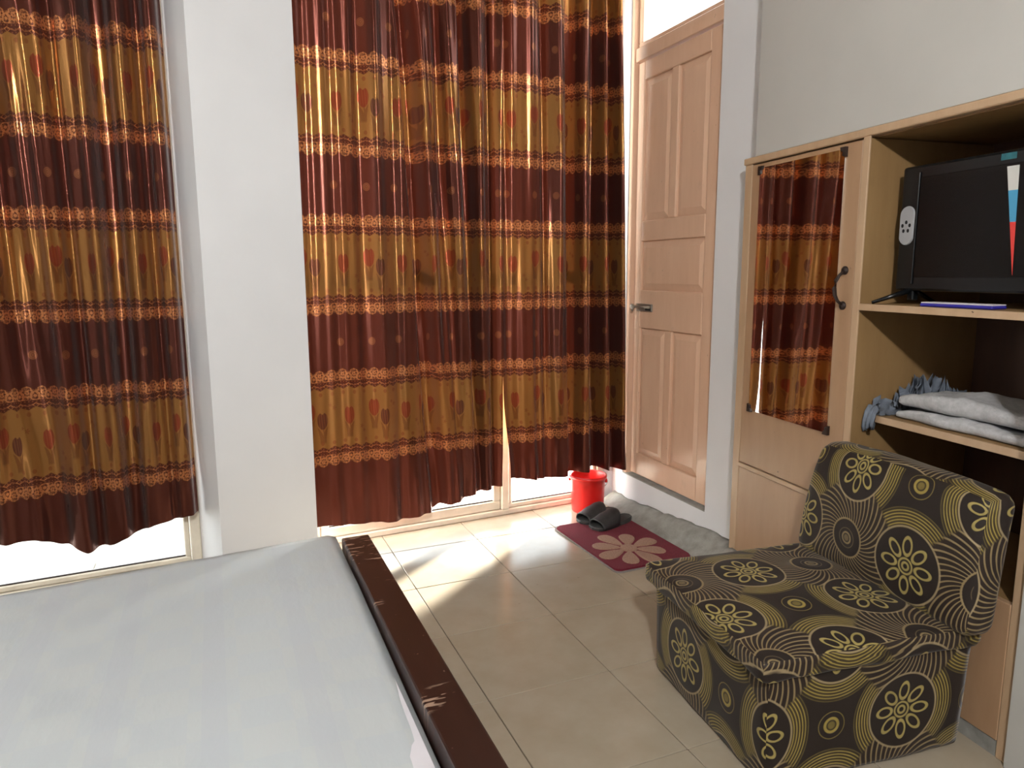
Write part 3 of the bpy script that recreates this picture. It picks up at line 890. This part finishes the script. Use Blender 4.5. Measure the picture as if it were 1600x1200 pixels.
def backd(q):
    q = q.copy()
    if q.x < 0:
        q.x -= 0.022*max(0, (1-(q.y/0.33)**2))*math.sin(max(0, min(1, q.z/0.38))*PI)
    t = smoothstep(0.24, 0.38, q.z)
    q.x += 0.10*q.z
    if q.y > 0: q.y -= 0.055*(q.z/0.375)**2*(q.y/0.32)
    q.z += -0.014*(q.y/0.31)**2*t + 0.006*noise.noise(Vector((q.y*6, q.z*5, 2)))
    q.y += 0.006*noise.noise(Vector((q.x*6, q.z*6, 8)))
    return q
bk_ = obj('backrest', roundbox(0.098, 0.645, 0.375, 0.038, 28, backd, (0.192-0.06, 0.066+0.215)), M_sofa, ch, True); bk_.location = (0.560, 0.262, 0.335)
bx('rear_support', (0.60, 0.612, 0.06, 0.50, 0.02, 0.34), M_sofa, ch, 0.003)
for (a, b) in ((0.05, 0.05), (0.05, 0.51), (0.56, 0.05), (0.56, 0.51)):
    bx('foot', (a-0.02, a+0.02, b-0.02, b+0.02, 0.0, 0.012), M_bed, ch)

# ================================================================== BED
bed = thing('bed', 'bed with a scratched dark brown wooden rail along its edge', 'bed', (0, 0, 0))
bm = bmesh.new(); box(bm, -0.338, -0.252, -1.98, 0.010, 0.345, 0.400, bev=0.005, seg=2)
obj('top_rail', bm, M_bed, bed, label='scratched dark brown wooden rail')
bx('side_board', (-0.325, -0.275, -1.96, -0.010, 0.12, 0.345), M_bed, bed, 0.004)
bx('end_board', (-2.00, -0.325, -1.98, -1.945, 0.12, 0.36), M_bed, bed, 0.004)
bx('end_board', (-2.00, -0.325, -0.045, -0.010, 0.12, 0.34), M_bed, bed, 0.004)
bx('side_board', (-2.05, -2.00, -1.96, -0.010, 0.12, 0.345), M_bed, bed, 0.004)
for (x, y) in ((-0.30, -0.05), (-0.30, -1.92), (-2.02, -0.05), (-2.02, -1.92)): bx('leg', (x-0.03, x+0.03, y-0.03, y+0.03, 0, 0.13), M_bed, bed, 0.004)
bx('slat_base', (-2.0, -0.325, -1.945, -0.045, 0.20, 0.225), M_bed, bed)
# mattress and sheet: the far edge runs with the wall
def far(x): return 0.105 + (x+0.345)*0.115
mt = bmesh.new()
prism(mt, [(-1.985, -1.93), (-0.355, -1.93), (-0.355, -0.05), (-1.985, -0.05)], 0.2255, 0.363)
tag(obj('mattress', mt, M_whitep), 'mattress under the pale grey sheet', 'mattress')
bm = bmesh.new(); NXs, NYs = 60, 74
rows = []
for j in range(NYs+5):
    row = []
    for i in range(NXs+1):
        x = -1.99 + (1.99-0.342)*i/NXs
        yf = far(x)
        if j <= NYs: y = -1.935 + (yf+1.935)*(j/NYs); zz = 0.380
        else:
            k = j-NYs; y = yf + 0.006*math.sin(k*0.9)+0.004*k*0.2; zz = 0.380 - 0.026*k
        near = smoothstep(-0.2, -1.3, y)
        zz -= 0.022*near*smoothstep(-0.62, -0.345, x)
        zz -= 0.010*smoothstep(-0.37, -0.342, x)
        zz += 0.0025*noise.noise(Vector((x*5, y*5, 2))) + 0.0012*noise.noise(Vector((x*16, y*11, 5)))
        row.append(bm.verts.new((x, y, zz)))
    rows.append(row)
for a, b in zip(rows, rows[1:]):
    for i in range(NXs): bm.faces.new((a[i], a[i+1], b[i+1], b[i]))
sh = obj('bed_sheet', bm, M_sheet, None, True)
sol = sh.modifiers.new('thickness', 'SOLIDIFY'); sol.thickness = 0.004; sol.offset = -1
tag(sh, 'pale grey satin sheet with faint tonal checks spread over the bed', 'bed sheet')

# ================================================================== BUCKET, MAT, SLIPPERS
bu = thing('bucket', 'red plastic bucket standing under the curtain by the door', 'bucket', (1.072, 0.966, 0.0))
bm = bmesh.new()
lathe(bm, [(r*1.12, z) for r, z in ((0.0, 0.004), (0.066, 0.004), (0.072, 0.0), (0.0735, 0.004), (0.0775, 0.11), (0.0805, 0.172), (0.0865, 0.174), (0.0885, 0.182), (0.087, 0.190), (0.082, 0.191), (0.079, 0.186), (0.076, 0.11), (0.071, 0.012), (0.0, 0.010))], 48)
bmesh.ops.remove_doubles(bm, verts=bm.verts, dist=1e-5)
obj('bucket_body', bm, M_red, bu, True)
for s_ in (-1, 1):
    o = bx('handle_ear', (0.088, 0.1005, -0.008, 0.008, 0.152, 0.172), M_red, bu, 0.003); o.rotation_euler = (0, 0, -0.6 + (PI if s_ < 0 else 0))
bm = bmesh.new(); pts = []
for k in range(25):
    a = PI*k/24
    pts.append((0.1005*math.cos(a), 0.012+0.098*math.sin(a), 0.160 - 0.085*math.sin(a)))
tube(bm, pts, 0.0018, 6); o = obj('wire_handle', bm, M_steel, bu, True); o.rotation_euler = (0, 0, -0.6)

mt_ = thing('doormat', 'crimson pile doormat with a raised beige flower', 'doormat', (0.985, 0.500, 0.0), math.radians(1))
def mat_outline(hx, hy, r, n=6):
    pts = []
    for (cx, cy, a0) in ((hx-r, -hy+r, -PI/2), (hx-r, hy-r, 0), (-hx+r, hy-r, PI/2), (-hx+r, -hy+r, PI)):
        for k in range(n+1):
            a = a0 + PI/2*k/n; pts.append((cx+r*math.cos(a), cy+r*math.sin(a)))
    return pts
bm = bmesh.new(); prism(bm, mat_outline(0.198, 0.289, 0.03), 0.0005, 0.005); obj('binding', bm, M_rugedge, mt_)
bm = bmesh.new(); prism(bm, mat_outline(0.191, 0.282, 0.028), 0.005, 0.0125)
bmesh.ops.bevel(bm, geom=[e for e in bm.edges if all(v.co.z > 0.012 for v in e.verts)], offset=0.003, segments=2, affect='EDGES')
obj('pile', bm, M_pile, mt_)
def petal(ang, L, wd_, cx, cy):
    bm = bmesh.new(); N = 18; out = []
    for k in range(N):
        a = 2*PI*k/N
        t = (1-math.cos(a))/2            # 0 at base .. 1 at tip
        ww = wd_*math.sin(a)*(0.35+0.75*t)
        r = 0.030 + (L-0.030)*t
        out.append((cx+r*math.cos(ang)-ww*math.sin(ang), cy+1.12*(r*math.sin(ang)+ww*math.cos(ang))))
    lo = [bm.verts.new((x, y, 0.0122)) for x, y in out]
    mx0 = sum(p[0] for p in out)/N; my0 = sum(p[1] for p in out)/N
    hi = [bm.verts.new((mx0+(x-mx0)*0.86, my0+(y-my0)*0.86, 0.0172)) for x, y in out]
    bm.faces.new(hi)
    for k in range(N): bm.faces.new((lo[k], lo[(k+1) % N], hi[(k+1) % N], hi[k]))
    bmesh.ops.recalc_face_normals(bm, faces=bm.faces)
    obj('petal', bm, M_pile2, mt_)
FX, FY = -0.018, -0.100
for k in range(8): petal(PI/8*0.6 + k*PI/4, 0.158 if k % 2 else 0.172, 0.045, FX, FY)
bm = bmesh.new(); lathe(bm, [(0.040, 0.0122), (0.036, 0.018), (0.018, 0.020), (0.0, 0.020)], 20, FX, FY); bmesh.ops.remove_doubles(bm, verts=bm.verts, dist=1e-5); obj('flower_centre', bm, M_pile2, mt_)

def slipper(loc, rz, label, mirror=1):
    s = thing('slipper', label, 'slipper', loc, rz, 'black rubber slide slippers on the doormat')
    Ls = 0.262
    def half(t, side):   # t 0 heel .. 1 toe
        wv = 0.031+0.015*math.sin(min(1, t*1.15)*PI*0.62) if t < 2 else 0
        edge = math.sqrt(max(0, 1-((t-0.5)/0.5)**6))
        return (0.034 + 0.014*smoothstep(0.25, 0.75, t))*edge**0.9 + side*mirror*0.004*math.sin(t*PI*1.3)
    N = 22; out = []
    for k in range(N+1):
        t = k/N; out.append((Ls*(t-0.5), half(t, 1)))
    for k in range(N-1, 0, -1):
        t = k/N; out.append((Ls*(t-0.5), -half(t, -1)))
    bm = bmesh.new()
    def lay(z, sc): return [bm.verts.new((x*sc, y*sc, z+0.010*smoothstep(0.0, -0.12, x)*(z > 0.006))) for x, y in out]
    Ls_ = [lay(0.0, 0.95), lay(0.005, 0.99), lay(0.014, 1.0), lay(0.0165, 0.97), lay(0.0135, 0.88)]
    for a, b in zip(Ls_, Ls_[1:]):
        n = len(a)
        for k in range(n): bm.faces.new((a[k], a[(k+1) % n], b[(k+1) % n], b[k]))
    bm.faces.new(Ls_[0][::-1]); bm.faces.new(Ls_[-1])
    obj('sole', bm, M_rub2, s)
    bm = bmesh.new(); rows = []
    for i in range(13):
        t = 0.44 + 0.44*i/12; x = Ls*(t-0.5); hw = half(t, 0)+0.002
        hgt = 0.070 - 0.030*smoothstep(0.1, 1, i/12)
        row = []
        for k in range(15):
            a = PI*k/14; ca, sa = math.cos(a), math.sin(a)
            row.append(bm.verts.new((x + 0.012*math.sin(a)*(-1 if i < 6 else 0.6), hw*math.copysign(abs(ca)**0.75, ca), 0.006+hgt*abs(sa)**0.8)))
        rows.append(row)
    for a, b in zip(rows, rows[1:]):
        for k in range(14): bm.faces.new((a[k], b[k], b[k+1], a[k+1]))
    st = obj('strap', bm, M_rub, s, True)
    so = st.modifiers.new('thickness', 'SOLIDIFY'); so.thickness = 0.006; so.offset = 0
    bm = bmesh.new()
    for q in range(3): box(bm, -0.005+0.02*q, 0.004+0.02*q, 0.012-0.004*q, 0.016-0.004*q, 0.058-0.0035*q, 0.0605-0.0035*q)
    bm.free()
    return s
slipper((1.052, 0.690, 0.0128), math.radians(196), 'black rubber slide slipper lying nearer, over the beige flower of the mat', 1)
slipper((1.035, 0.800, 0.0128), math.radians(199), 'black rubber slide slipper lying farther, beside the red bucket', -1)

# ================================================================== WALL LAMP (behind the camera, lights the room)
lm = thing('tube_lamp', 'white tube lamp on the wall facing the windows', 'lamp', (LAMP_POS[0], -3.30, LAMP_POS[2]))
bx('lamp_housing', (-0.13, 0.13, 0.0, 0.035, -0.022, 0.022), M_white, lm, 0.004)
bm = bmesh.new(); tube(bm, [(-0.11, 0.05, 0), (0.11, 0.05, 0)], 0.013, 12); obj('lamp_tube', bm, M_lampm, lm, True)
for x in (-0.12, 0.12): bx('lamp_holder', (x-0.010, x+0.010, 0.035, 0.066, -0.018, 0.018), M_white, lm, 0.003)
ld = bpy.data.lights.new('lamp_light', 'AREA'); ld.shape = 'RECTANGLE'; ld.size = 0.20; ld.size_y = 0.06
ld.energy = LAMP_W; ld.color = (1.0, 0.985, 0.965)
lo_ = bpy.data.objects.new('lamp_light', ld); link(lo_); lo_.location = LAMP_POS
lo_.rotation_euler = Vector((0.15, 1.0, -0.30)).to_track_quat('-Z', 'Y').to_euler()
